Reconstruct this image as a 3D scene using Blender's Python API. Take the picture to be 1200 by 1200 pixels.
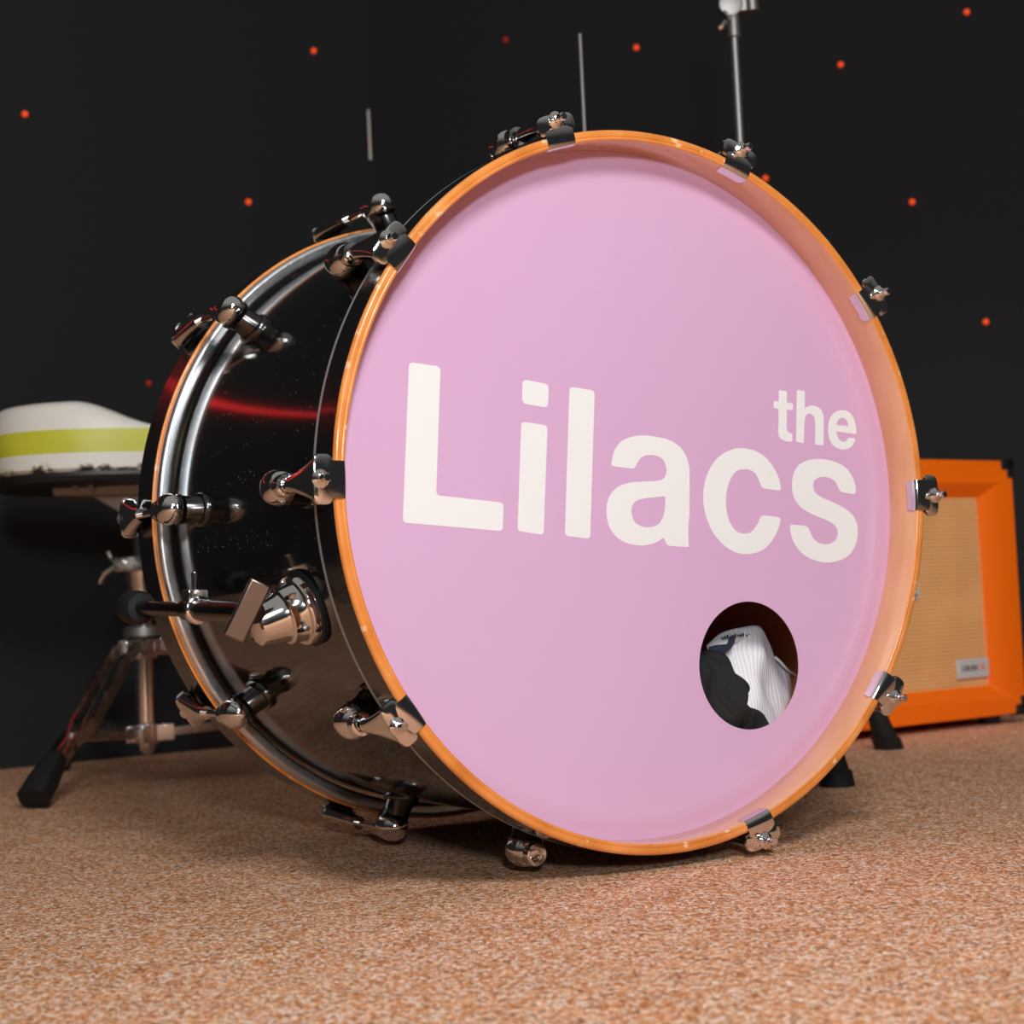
import bpy, bmesh, math, random, json
from mathutils import Matrix, Vector, noise
for o in list(bpy.data.objects): bpy.data.objects.remove(o)
sc = bpy.context.scene
C = sc.collection
PI = math.pi
# ---------------------------------------------------------------- camera
cd = bpy.data.cameras.new('camera'); cam = bpy.data.objects.new('camera', cd); C.objects.link(cam); sc.camera = cam
cam.matrix_world = Matrix(((0.99894, 0.04594, -0.00005, 0), (0.00247, -0.05482, -0.99849, 0), (-0.04588, 0.99744, -0.05487, 0.2124), (0, 0, 0, 1)))
cd.sensor_width = 36; cd.lens = 60.89; cd.clip_start = .02
cd.dof.use_dof = True; cd.dof.focus_distance = 1.36; cd.dof.aperture_fstop = 9.5
# ---------------------------------------------------------------- world and lights
w = bpy.data.worlds.new('world'); sc.world = w; w.use_nodes = True
bg = w.node_tree.nodes['Background']; bg.inputs[1].default_value = 1.0      # dim room: pale ceiling overhead, dark drapes all round
_n = w.node_tree.nodes; _l = w.node_tree.links
_t = _n.new('ShaderNodeTexCoord'); _s = _n.new('ShaderNodeSeparateXYZ'); _r = _n.new('ShaderNodeValToRGB')
_l.new(_t.outputs['Generated'], _s.inputs[0]); _l.new(_s.outputs['Z'], _r.inputs[0]); _l.new(_r.outputs[0], bg.inputs[0])
_r.color_ramp.elements[0].position = .25; _r.color_ramp.elements[0].color = (.022, .022, .023, 1)
_r.color_ramp.elements[1].position = .75; _r.color_ramp.elements[1].color = (.26, .255, .25, 1)
def area(name, loc, target, size, power, col=(1, 1, 1), shape='DISK'):
    l = bpy.data.lights.new(name, 'AREA'); l.shape = shape; l.size = size; l.energy = power; l.color = col
    if shape in ('RECTANGLE', 'ELLIPSE'): l.size_y = size
    o = bpy.data.objects.new(name, l); C.objects.link(o); o.location = loc
    o.rotation_euler = (Vector(target) - Vector(loc)).to_track_quat('-Z', 'Y').to_euler(); return o
area('ceiling_bounce', (.36, -.25, 1.48), (.15, .85, .1), .5, 26, (.98, .965, .955))
area('studio_flash', (.17, -1.18, .84), (.10, 1.9, .50), .24, 26.5, (.87, .965, 1))
l = bpy.data.lights.new('amp_fill_spot', 'SPOT'); l.energy = 60; l.spot_size = math.radians(26); l.spot_blend = .8; l.shadow_soft_size = .12; l.color = (1, .97, .93)  # added fill spot that brightens the amplifier, not a lamp of the room
o = bpy.data.objects.new('amp_fill_spot', l); C.objects.link(o); o.location = (1.5, .5, 1.7); o.rotation_euler = (Vector((.70, 2.60, .30)) - Vector(o.location)).to_track_quat('-Z', 'Y').to_euler()
sc.view_settings.view_transform = 'Standard'; sc.view_settings.look = 'None'
sc.view_settings.exposure = 0; sc.view_settings.gamma = 1
# ---------------------------------------------------------------- helpers
def mat(name, col, rough=.5, metal=0, coat=0, spec=.5, emit=None, es=0):
    m = bpy.data.materials.new(name); m.use_nodes = True; b = m.node_tree.nodes['Principled BSDF']
    b.inputs['Base Color'].default_value = (*col, 1); b.inputs['Roughness'].default_value = rough
    b.inputs['Metallic'].default_value = metal; b.inputs['Coat Weight'].default_value = coat
    b.inputs['Coat Roughness'].default_value = .06; b.inputs['Specular IOR Level'].default_value = spec
    if emit: b.inputs['Emission Color'].default_value = (*emit, 1); b.inputs['Emission Strength'].default_value = es
    return m
def nd(m, t, **kw):
    n = m.node_tree.nodes.new(t)
    for k, v in kw.items():
        if k in n.inputs: n.inputs[k].default_value = v
        else: setattr(n, k, v)
    return n
def lk(m, a, ao, b, bi): m.node_tree.links.new(a.outputs[ao], b.inputs[bi])
def coord(m, kind='Object', scale=(1, 1, 1)):
    t = nd(m, 'ShaderNodeTexCoord'); p = nd(m, 'ShaderNodeMapping'); p.inputs['Scale'].default_value = scale
    lk(m, t, kind, p, 'Vector'); return p
def ramp(m, stops, interp='LINEAR'):
    r = nd(m, 'ShaderNodeValToRGB'); cr = r.color_ramp; cr.interpolation = interp
    while len(cr.elements) > 1: cr.elements.remove(cr.elements[0])
    cr.elements[0].position = stops[0][0]; cr.elements[0].color = (*stops[0][1], 1)
    for p, c in stops[1:]:
        e = cr.elements.new(p); e.color = (*c, 1)
    return r
def noisy(m, scale, stops, detail=4, sc3=(1, 1, 1), into='Base Color', kind='Object', rough=.5):
    p = coord(m, kind, sc3); n = nd(m, 'ShaderNodeTexNoise', Scale=scale, Detail=detail, Roughness=rough)
    lk(m, p, 0, n, 'Vector'); r = ramp(m, stops); lk(m, n, 'Fac', r, 'Fac')
    if into: lk(m, r, 'Color', m.node_tree.nodes['Principled BSDF'], into)
    return n, r
def bump(m, src, out, strength, dist):
    b = nd(m, 'ShaderNodeBump', Strength=strength, Distance=dist); lk(m, src, out, b, 'Height')
    lk(m, b, 'Normal', m.node_tree.nodes['Principled BSDF'], 'Normal'); return b

def finish(name, bm, m, parent=None, loc=None, rot=None, smooth=True, angle=35, bevel=0):
    bmesh.ops.recalc_face_normals(bm, faces=bm.faces)
    me = bpy.data.meshes.new(name); bm.to_mesh(me); bm.free()
    for x in (m if isinstance(m, (list, tuple)) else [m]): me.materials.append(x)
    if smooth:
        me.shade_smooth(); me.set_sharp_from_angle(angle=math.radians(angle))
    o = bpy.data.objects.new(name, me); C.objects.link(o)
    if parent: o.parent = parent
    if loc is not None: o.location = loc
    if rot is not None: o.rotation_euler = rot
    if bevel:
        md = o.modifiers.new('bevel', 'BEVEL'); md.width = bevel; md.segments = 3; md.limit_method = 'ANGLE'; md.angle_limit = .6
    return o
def thing(name, label, cat, loc=(0, 0, 0), rotz=0, group=None):
    o = bpy.data.objects.new(name, None); C.objects.link(o); o.location = loc; o.rotation_euler = (0, 0, rotz)
    o.empty_display_size = .05
    return tag(o, label, cat, group)
def tag(o, label, cat, group=None):
    o['label'] = label; o['category'] = cat
    if group: o['group'] = group
    return o
def box(bm, x0, x1, y0, y1, z0, z1, mi=0, M=None):
    v = [bm.verts.new((x, y, z)) for x in (x0, x1) for y in (y0, y1) for z in (z0, z1)]
    if M is not None:
        for q in v: q.co = M @ q.co
    for f in ((0, 1, 3, 2), (4, 6, 7, 5), (0, 4, 5, 1), (2, 3, 7, 6), (0, 2, 6, 4), (1, 5, 7, 3)):
        bm.faces.new([v[i] for i in f]).material_index = mi
def loft(bm, rings, cap=True, closed=True, mi=0):
    R = [[bm.verts.new(p) for p in r] for r in rings]; n = len(R[0])
    for a, b in zip(R, R[1:]):
        for i in range(n if closed else n - 1):
            j = (i + 1) % n; bm.faces.new((a[i], a[j], b[j], b[i])).material_index = mi
    if cap and closed:
        bm.faces.new(R[0][::-1]).material_index = mi; bm.faces.new(R[-1]).material_index = mi
    return R
def frame(d):
    d = Vector(d).normalized(); a = Vector((0, 0, 1)) if abs(d.z) < .9 else Vector((1, 0, 0))
    u = d.cross(a).normalized(); return u, d.cross(u)
def tube(bm, p0, p1, r0, r1=None, seg=20, mi=0):
    r1 = r0 if r1 is None else r1; p0 = Vector(p0); p1 = Vector(p1); u, v = frame(p1 - p0)
    loft(bm, [[p + (u * math.cos(t) + v * math.sin(t)) * r for t in [2 * PI * k / seg for k in range(seg)]] for p, r in ((p0, r0), (p1, r1))], mi=mi)
def turned(bm, base, axis, prof, seg=28, sx=1, mi=0):   # revolved profile [(radius, height)] about an axis
    base = Vector(base); d = Vector(axis).normalized(); u, v = frame(d)
    loft(bm, [[base + d * h + (u * math.cos(t) + v * math.sin(t) * sx) * max(r, 1e-5) for t in [2 * PI * k / seg for k in range(seg)]] for r, h in prof], mi=mi)
def sweep(bm, pts, r, seg=10, flat=1.0, up=None, mi=0):
    pts = [Vector(p) for p in pts]; rings = []
    for i, p in enumerate(pts):
        d = (pts[min(i + 1, len(pts) - 1)] - pts[max(i - 1, 0)]).normalized()
        if up is None: u, v = frame(d)
        else: u = d.cross(Vector(up)).normalized(); v = d.cross(u)
        rings.append([p + u * math.cos(t) * r + v * math.sin(t) * r * flat for t in [2 * PI * k / seg for k in range(seg)]])
    loft(bm, rings, mi=mi)
def spline(P, n=8):
    P = [Vector(p) for p in P]; E = [2 * P[0] - P[1]] + P + [2 * P[-1] - P[-2]]; out = []
    for s in range(len(P) - 1):
        a, b, c, d = E[s:s + 4]
        for k in range(n):
            t = k / n; out.append(.5 * (2 * b + (c - a) * t + (2 * a - 5 * b + 4 * c - d) * t * t + (3 * b - a - 3 * c + d) * t ** 3))
    return out + [P[-1]]
def text_mesh(s, size, depth=.0004):
    cu = bpy.data.curves.new('t', 'FONT'); cu.body = s; cu.size = size; cu.extrude = depth; cu.align_x = 'CENTER'; cu.align_y = 'CENTER'
    cu.offset = size * .012
    t = bpy.data.objects.new('t', cu); C.objects.link(t); dg = bpy.context.evaluated_depsgraph_get()
    me = bpy.data.meshes.new_from_object(t.evaluated_get(dg)); bpy.data.objects.remove(t); bm = bmesh.new(); bm.from_mesh(me); return bm
def fill(polys, depth):       # filled outline, holes allowed, as a thin solid in the xy plane
    cu = bpy.data.curves.new('f', 'CURVE'); cu.dimensions = '2D'; cu.fill_mode = 'BOTH'; cu.extrude = depth
    for p in polys:
        s = cu.splines.new('POLY'); s.points.add(len(p) - 1); s.use_cyclic_u = True
        for q, (x, y) in zip(s.points, p): q.co = (x, y, 0, 1)
    t = bpy.data.objects.new('f', cu); C.objects.link(t); dg = bpy.context.evaluated_depsgraph_get()
    me = bpy.data.meshes.new_from_object(t.evaluated_get(dg)); bpy.data.objects.remove(t); bm = bmesh.new(); bm.from_mesh(me); return bm

# ---------------------------------------------------------------- materials
M = {}
M['chrome'] = mat('chrome', (.80, .78, .76), .09, 1)
M['chrome_worn'] = mat('chrome_worn', (.62, .58, .54), .2, 1); noisy(M['chrome_worn'], 60, [(.35, (.10,) * 3), (.7, (.34,) * 3)], into='Roughness')
M['steel'] = mat('steel', (.34, .325, .31), .5, 1)
M['alu'] = mat('aluminium', (.86, .87, .89), .34, 1); noisy(M['alu'], 260, [(.35, (.30,) * 3), (.7, (.40,) * 3)], into='Roughness')
M['darkmetal'] = mat('dark_metal', (.10, .095, .09), .22, 1)
M['blackplastic'] = mat('black_plastic', (.012, .012, .012), .45)
M['rubber'] = mat('black_rubber', (.010, .010, .010), .62, spec=.35)
# black lacquered shell with dust and light scratches
m = M['shell'] = mat('black_lacquer', (.006, .006, .0065), .10, 0, .5)
p = coord(m, 'Object'); v = nd(m, 'ShaderNodeTexVoronoi', Scale=240); lk(m, p, 0, v, 'Vector')
r1 = ramp(m, [(0, (1, 1, 1)), (.10, (.8, .8, .8)), (.20, (0, 0, 0))]); lk(m, v, 'Distance', r1, 'Fac')
hsv = nd(m, 'ShaderNodeSeparateColor'); lk(m, v, 'Color', hsv, 'Color')
r2 = ramp(m, [(.70, (0, 0, 0)), (.97, (1, 1, 1))]); lk(m, hsv, 'Red', r2, 'Fac')
n2 = nd(m, 'ShaderNodeTexNoise', Scale=9, Detail=3); lk(m, p, 0, n2, 'Vector'); r3 = ramp(m, [(.30, (.15,) * 3), (.58, (1, 1, 1))]); lk(m, n2, 'Fac', r3, 'Fac')
a = nd(m, 'ShaderNodeMix', data_type='RGBA', blend_type='MULTIPLY'); a.inputs[0].default_value = 1; lk(m, r1, 0, a, 6); lk(m, r2, 0, a, 7)
b = nd(m, 'ShaderNodeMix', data_type='RGBA', blend_type='MULTIPLY'); b.inputs[0].default_value = 1; lk(m, a, 2, b, 6); lk(m, r3, 0, b, 7)
c = nd(m, 'ShaderNodeMix', data_type='RGBA'); c.inputs[6].default_value = (.006, .006, .0065, 1); c.inputs[7].default_value = (.42, .40, .37, 1)
lk(m, b, 2, c, 0); lk(m, c, 2, m.node_tree.nodes['Principled BSDF'], 'Base Color')
M['hoopblack'] = mat('black_hoop_lacquer', (.008, .008, .008), .16, 0, .4); noisy(M['hoopblack'], 40, [(.3, (.10,) * 3), (.75, (.34,) * 3)], into='Roughness')
M['greystripe'] = mat('grey_stripe', (.30, .295, .29), .4)  # grey stripe along the back edge of the front hoop
# orange stained maple
m = M['maple'] = mat('orange_maple', (.80, .32, .07), .34, 0, .35)
n, r = noisy(m, 22, [(.30, (.66, .205, .03)), (.52, (.82, .285, .06)), (.75, (.90, .37, .11))], detail=5, sc3=(1, 1, 1))
n2 = nd(m, 'ShaderNodeTexNoise', Scale=75, Detail=3); lk(m, n2, 'Fac', nd(m, 'ShaderNodeMath'), 0); p = coord(m); lk(m, p, 0, n2, 'Vector')
rr = ramp(m, [(.64, (0, 0, 0)), (.68, (.8, .8, .8))]); lk(m, n2, 'Fac', rr, 'Fac')
mx = nd(m, 'ShaderNodeMix', data_type='RGBA'); mx.inputs[7].default_value = (.93, .62, .36, 1); lk(m, rr, 0, mx, 0); lk(m, r, 0, mx, 6)
lk(m, mx, 2, m.node_tree.nodes['Principled BSDF'], 'Base Color')
M['mapleinner'] = mat('pale_orange_maple', (.86, .46, .22), .22, 0, .6); noisy(M['mapleinner'], 14, [(.3, (.80, .40, .17)), (.7, (.90, .50, .26))], sc3=(1, 3, 1))
M['plyinner'] = mat('drum_inner_ply', (.52, .22, .07), .5); noisy(M['plyinner'], 12, [(.3, (.70, .31, .11)), (.7, (.82, .40, .16))], sc3=(3, 1, 1))
# head films
m = M['lilac'] = mat('lilac_film', (.79, .49, .72), .30, 0, .25, .4)
n, r = noisy(m, 3.0, [(.3, (.775, .475, .735)), (.7, (.80, .505, .765))])
v = nd(m, 'ShaderNodeTexVoronoi', Scale=26); p = coord(m); lk(m, p, 0, v, 'Vector')
r1 = ramp(m, [(0, (1, 1, 1)), (.022, (1, 1, 1)), (.034, (0, 0, 0))]); lk(m, v, 'Distance', r1, 'Fac')
sp = nd(m, 'ShaderNodeSeparateColor'); lk(m, v, 'Color', sp, 'Color'); r2 = ramp(m, [(.83, (0, 0, 0)), (.95, (.8,) * 3)]); lk(m, sp, 'Green', r2, 'Fac')
a = nd(m, 'ShaderNodeMix', data_type='RGBA', blend_type='MULTIPLY'); a.inputs[0].default_value = 1; lk(m, r1, 0, a, 6); lk(m, r2, 0, a, 7)
mx = nd(m, 'ShaderNodeMix', data_type='RGBA'); mx.inputs[7].default_value = (.22, .10, .15, 1); lk(m, a, 2, mx, 0); lk(m, r, 0, mx, 6)
lk(m, mx, 2, m.node_tree.nodes['Principled BSDF'], 'Base Color')
_h = M['lilac'].node_tree; _tr = _h.nodes.new('ShaderNodeBsdfTranslucent'); _tr.inputs[0].default_value = (.85, .60, .70, 1)      # thin film lets a little light through
_mx = _h.nodes.new('ShaderNodeMixShader'); _mx.inputs[0].default_value = .10; _o = _h.nodes['Material Output']
_h.links.new(_h.nodes['Principled BSDF'].outputs[0], _mx.inputs[1]); _h.links.new(_tr.outputs[0], _mx.inputs[2]); _h.links.new(_mx.outputs[0], _o.inputs[0])
M['white'] = mat('white_vinyl', (.90, .90, .90), .35, 0, .1)
M['rearfilm'] = mat('smoky_film', (.82, .58, .48), .4)
# carpet
m = M['carpet'] = mat('brown_carpet', (.5, .28, .18), .95, spec=.1)
p = coord(m)
n1 = nd(m, 'ShaderNodeTexVoronoi', Scale=430); lk(m, p, 0, n1, 'Vector'); sp_ = nd(m, 'ShaderNodeSeparateColor'); lk(m, n1, 'Color', sp_, 'Color')
r1 = ramp(m, [(.0, (.17, .065, .03)), (.16, (.48, .19, .08)), (.45, (.74, .31, .12)), (.72, (.76, .48, .32)), (1, (.95, .80, .68))]); lk(m, sp_, 'Red', r1, 'Fac')
n2 = nd(m, 'ShaderNodeTexNoise', Scale=26, Detail=4); lk(m, p, 0, n2, 'Vector'); r2 = ramp(m, [(.3, (.90, .88, .87)), (.7, (1.06, 1.06, 1.06))]); lk(m, n2, 'Fac', r2, 'Fac')
n3 = nd(m, 'ShaderNodeTexNoise', Scale=800, Detail=1); lk(m, p, 0, n3, 'Vector'); r3 = ramp(m, [(.36, (.62, .60, .60)), (.56, (1.22, 1.22, 1.22))]); lk(m, n3, 'Fac', r3, 'Fac')
a = nd(m, 'ShaderNodeMix', data_type='RGBA', blend_type='MULTIPLY'); a.inputs[0].default_value = 1; lk(m, r1, 0, a, 6); lk(m, r2, 0, a, 7)
b = nd(m, 'ShaderNodeMix', data_type='RGBA', blend_type='MULTIPLY'); b.inputs[0].default_value = 1; lk(m, a, 2, b, 6); lk(m, r3, 0, b, 7)
lk(m, b, 2, m.node_tree.nodes['Principled BSDF'], 'Base Color')
n4 = nd(m, 'ShaderNodeTexNoise', Scale=420, Detail=4); lk(m, p, 0, n4, 'Vector'); bump(m, n4, 'Fac', .45, .0022)
# black star-cloth
m = M['cloth'] = mat('black_drape', (.025, .025, .026), 1.0, spec=.05)
p = coord(m, 'Object', (1, 1, .02)); n = nd(m, 'ShaderNodeTexNoise', Scale=2.2, Detail=2); lk(m, p, 0, n, 'Vector')
bump(m, n, 'Fac', .25, .05)
M['led'] = mat('red_led', (.6, .06, .02), .4, emit=(1, .085, .012), es=.62)
M['leddim'] = mat('dim_red_led', (.20, .015, .015), .4, emit=(1, .04, .03), es=.12)
M['tape'] = mat('silver_strip', (.50, .42, .34), .35, .6)
M['orange'] = mat('orange_vinyl', (1.0, .165, .0), .42); _n = nd(M['orange'], 'ShaderNodeTexNoise', Scale=900, Detail=2); lk(M['orange'], coord(M['orange']), 0, _n, 'Vector'); bump(M['orange'], _n, 'Fac', .25, .0006)
# woven grille cloth
m = M['grille'] = mat('tan_grille_cloth', (.70, .36, .14), .75)
p = coord(m); wv = nd(m, 'ShaderNodeTexWave', Scale=54, Distortion=.6, Detail=2, bands_direction='Z'); lk(m, p, 0, wv, 'Vector'); wv.inputs['Detail Scale'].default_value = 6
n = nd(m, 'ShaderNodeTexNoise', Scale=14, Detail=3); lk(m, p, 0, n, 'Vector')
r1 = ramp(m, [(0, (.66, .30, .10)), (.6, (.90, .45, .17)), (1, (.96, .54, .24))]); lk(m, wv, 'Fac', r1, 'Fac')
r2 = ramp(m, [(.3, (.86, .84, .8)), (.7, (1, 1, 1))]); lk(m, n, 'Fac', r2, 'Fac')
a = nd(m, 'ShaderNodeMix', data_type='RGBA', blend_type='MULTIPLY'); a.inputs[0].default_value = 1; lk(m, r1, 0, a, 6); lk(m, r2, 0, a, 7)
lk(m, a, 2, m.node_tree.nodes['Principled BSDF'], 'Base Color')
M['badge'] = mat('silver_badge', (.66, .66, .65), .35, .2)
M['ink'] = mat('black_ink', (.02, .02, .02), .5)
M['orangeink'] = mat('orange_ink', (.85, .18, .04), .5)
# throne vinyl
m = M['cream'] = mat('cream_vinyl', (.92, .87, .78), .42); p = coord(m)
n = nd(m, 'ShaderNodeTexNoise', Scale=38, Detail=5, Roughness=.7); lk(m, p, 0, n, 'Vector')
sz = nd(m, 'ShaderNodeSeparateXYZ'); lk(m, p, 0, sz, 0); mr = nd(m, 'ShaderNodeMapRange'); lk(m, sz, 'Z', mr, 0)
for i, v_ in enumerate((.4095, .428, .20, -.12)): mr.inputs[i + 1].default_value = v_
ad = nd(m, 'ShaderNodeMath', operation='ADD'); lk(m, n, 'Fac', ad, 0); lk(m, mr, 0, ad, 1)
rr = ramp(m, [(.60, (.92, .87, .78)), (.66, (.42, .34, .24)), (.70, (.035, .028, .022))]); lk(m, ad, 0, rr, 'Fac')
lk(m, rr, 0, m.node_tree.nodes['Principled BSDF'], 'Base Color')
M['lime'] = mat('lime_vinyl', (.56, .56, .035), .42); noisy(M['lime'], 12, [(.3, (.60, .585, .035)), (.7, (.72, .72, .055))])
# garments
m = M['rib'] = mat('white_ribbed_cotton', (.80, .79, .80), .9); p = coord(m, 'UV'); wv = nd(m, 'ShaderNodeTexWave', Scale=9.5, Distortion=.8, Detail=1, bands_direction='X'); lk(m, p, 0, wv, 'Vector')
rr = ramp(m, [(0, (.78, .76, .80)), (.5, (.93, .92, .95))]); lk(m, wv, 'Fac', rr, 'Fac'); lk(m, rr, 0, m.node_tree.nodes['Principled BSDF'], 'Base Color'); bump(m, wv, 'Fac', .35, .0008)
M['whitecotton'] = mat('white_cotton', (.82, .81, .80), .9)
M['navy'] = mat('navy_trim', (.018, .024, .05), .8)
M['blackcotton'] = mat('black_cotton', (.012, .012, .012), .9); _n = nd(M['blackcotton'], 'ShaderNodeTexNoise', Scale=34, Detail=2, Distortion=1.2); lk(M['blackcotton'], coord(M['blackcotton'], 'Object', (1.6, 1, .7)), 0, _n, 'Vector'); bump(M['blackcotton'], _n, 'Fac', 1, .012)

# ---------------------------------------------------------------- setting
def slab(name, p, q, z0, z1, t, m):       # upright wall slab from p to q, thickness t away from the room
    p = Vector((*p, 0)); q = Vector((*q, 0)); d = (q - p).normalized(); n = Vector((-d.y, d.x, 0))
    bm = bmesh.new()
    vs = [bm.verts.new(a + Vector((0, 0, z))) for z in (z0, z1) for a in (p, q, q + n * t, p + n * t)]
    for f in ((0, 1, 2, 3), (4, 5, 6, 7), (0, 1, 5, 4), (1, 2, 6, 5), (2, 3, 7, 6), (3, 0, 4, 7)): bm.faces.new([vs[i] for i in f])
    o = finish(name, bm, m, smooth=False); o['kind'] = 'structure'; return o
bm = bmesh.new(); box(bm, -4.2, 4.2, -7, 4.2, -.04, 0); o = finish('floor', bm, M['carpet'], smooth=False); o['kind'] = 'structure'
CX_, CY_ = -.2234, 3.1191
cloth_lit = M['cloth'].copy(); cloth_lit.node_tree.nodes['Principled BSDF'].inputs['Base Color'].default_value = (.030, .030, .0312, 1)  # same drape cloth, stronger flash light on the left wall put into its colour
slab('wall_left', (CX_ - .7922 * 3.4, CY_ - .6102 * 3.4), (CX_, CY_), 0, 2.7, .03, cloth_lit)
slab('wall_right', (CX_, CY_), (CX_ + .9826 * 3.2, CY_ - .1857 * 3.2), 0, 2.7, .03, M['cloth'])
# red light bar fixed to the left curtain, beyond the frame: the lacquered shell mirrors it
bm = bmesh.new(); sweep(bm, [(-.86, 2.615, .905), (-1.8, 1.89, .77)], .011, 10); o = finish('trim_1', bm, mat('red_light_bar', (.5, .02, .02), .4, emit=(1, .03, .03), es=1.5)); o['kind'] = 'structure'
# silver strip on the corner edge
bm = bmesh.new(); box(bm, -.0024, .0024, -.006, 0, .99, 1.083)
o = finish('metal_strip', bm, M['tape'], loc=(-.2275, 3.1120, .045), bevel=.0008)
tag(o, 'short thin silver metal strip standing upright on the edge of the black curtain corner', 'strip')
# red points of light in the star cloth
LED = [((-.746, 2.717, 1.031), 'red pinpoint light near the left edge of the photo, high above the drum stool', 1),
       ((-.317, 3.047, 1.221), 'red pinpoint light high on the left curtain, up and left of the silver strip', 1),
       ((-.431, 2.959, .932), 'red pinpoint light on the left curtain above the rear rim of the bass drum', 1),
       ((-.589, 2.838, .608), 'dim red pinpoint light on the left curtain just above the stool seat', 0),
       ((.028, 3.071, 1.233), 'very dim red pinpoint light between the curtain corner and the thin upright rod', 0),
       ((.259, 3.028, 1.194), 'red pinpoint light on the right curtain between the thin rod and the thicker stand', 1),
       ((.606, 2.962, 1.126), 'red pinpoint light high on the curtain right of the cymbal stand', 1),
       ((.819, 2.922, 1.195), 'red pinpoint light at the very top near the right edge of the photo', 1),
       ((.469, 2.988, .939), 'red pinpoint light peeking out beside the drum rim right of the cymbal stand', 1),
       ((.711, 2.942, .875), 'red pinpoint light on the right curtain above the lowest one over the amplifier', 1),
       ((.819, 2.922, .659), 'lowest right red pinpoint light, above the orange amplifier', 1)]
for i, (p, lab, on) in enumerate(LED):
    n = Vector((.6102, -.7922, 0)) if p[0] < CX_ - .01 else Vector((-.1857, -.9826, 0))
    bm = bmesh.new(); turned(bm, (0, 0, 0), n, [(.0052, -.004), (.0052, .002), (.0044, .0045), (.0026, .0064), (.0001, .007)], 16)
    o = finish('curtain_light', bm, M['led'] if on else M['leddim'], loc=p)
    tag(o, lab, 'light', 'red lights in the black star curtain')

# ---------------------------------------------------------------- bass drum
ROT = math.radians(31.94); HC = .302
drum = thing('bass_drum', 'large black bass drum with orange wooden rims and a lilac front skin lettered in white', 'drum', (.1208, 1.3833, 0), ROT)
OC = (0, 0, HC)
def ring(bm, prof, seg=256, mi=None, closed=True):     # profile (radius, z) around the drum axis; drum z runs to the viewer = -Y
    R = [[bm.verts.new((r * math.sin(t), -z, r * math.cos(t))) for t in [2 * PI * k / seg for k in range(seg)]] for r, z in prof]
    k = len(R)
    for a in range(k if closed else k - 1):
        A, B = R[a], R[(a + 1) % k]
        for i in range(seg):
            j = (i + 1) % seg; f = bm.faces.new((A[i], A[j], B[j], B[i])); f.material_index = mi[a] if mi else 0
def arc(cx, cy, r, a0, a1, n=4): return [(cx + r * math.cos(math.radians(a0 + (a1 - a0) * i / n)), cy + r * math.sin(math.radians(a0 + (a1 - a0) * i / n))) for i in range(n + 1)]
bm = bmesh.new()
ring(bm, [(.2725, -.040), (.2725, -.041), (.2725, -.373), (.2725, -.374), (.2705, -.378), (.2655, -.374), (.2655, -.040), (.2705, -.036)], mi=[0, 0, 0, 0, 1, 1, 1, 0])
finish('shell', bm, [M['shell'], M['plyinner']], drum, OC)
# front hoop: outer black, edge and inside orange
P = [(.290, -.0355), (.290, -.0350), (.290, -.0315), (.290, -.0050), (.290, -.0034)] + arc(.2868, -.0032, .0032, 0, 90)[1:] + [(.2846, -.0001), (.2842, -.0006), (.2836, -.0001)] + arc(.2826, -.0016, .0016, 90, 180) + [(.281, -.0345), (.282, -.036), (.289, -.036)]
mi = []
for k, (a, b) in enumerate(zip(P, P[1:] + P[:1])):
    if a[0] >= .2899 and b[0] >= .2899: mi.append(2 if a[1] < -.034 and b[1] < -.03 else 1)
    elif a[0] < .2812 and b[0] < .2812: mi.append(3)
    elif k == len(P) - 1: mi.append(2)
    else: mi.append(0)
bm = bmesh.new(); ring(bm, P, mi=mi); hoop = finish('front_hoop', bm, [M['maple'], M['hoopblack'], M['greystripe'], M['mapleinner']], drum, OC)
hoop['label'] = 'orange front rim with black outer side'
bm = bmesh.new(); ring(bm, [(.290, -.3715), (.290, -.3725), (.290, -.407), (.290, -.408), (.2885, -.409), (.282, -.409), (.281, -.408), (.281, -.384), (.2877, -.383), (.2877, -.3712), (.2896, -.371)], mi=[1, 1, 1, 1, 1, 0, 0, 0, 0, 0, 0])
finish('rear_hoop', bm, [M['maple'], M['hoopblack']], drum, OC)
bm = bmesh.new(); ring(bm, [(.2735, -.0375), (.2800, -.0375), (.2805, -.038), (.2805, -.048), (.2735, -.048)]); finish('front_flesh_hoop', bm, M['alu'], drum, OC)
bm = bmesh.new(); ring(bm, [(.2873, -.382), (.2875, -.372)] + arc(.2835, -.3660, .0040, 0, 90, 6) + arc(.2785, -.3665, .0036, 90, 180, 5) + [(.2749, -.376), (.2765, -.382)]); finish('rear_flesh_hoop', bm, M['alu'], drum, OC)
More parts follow.
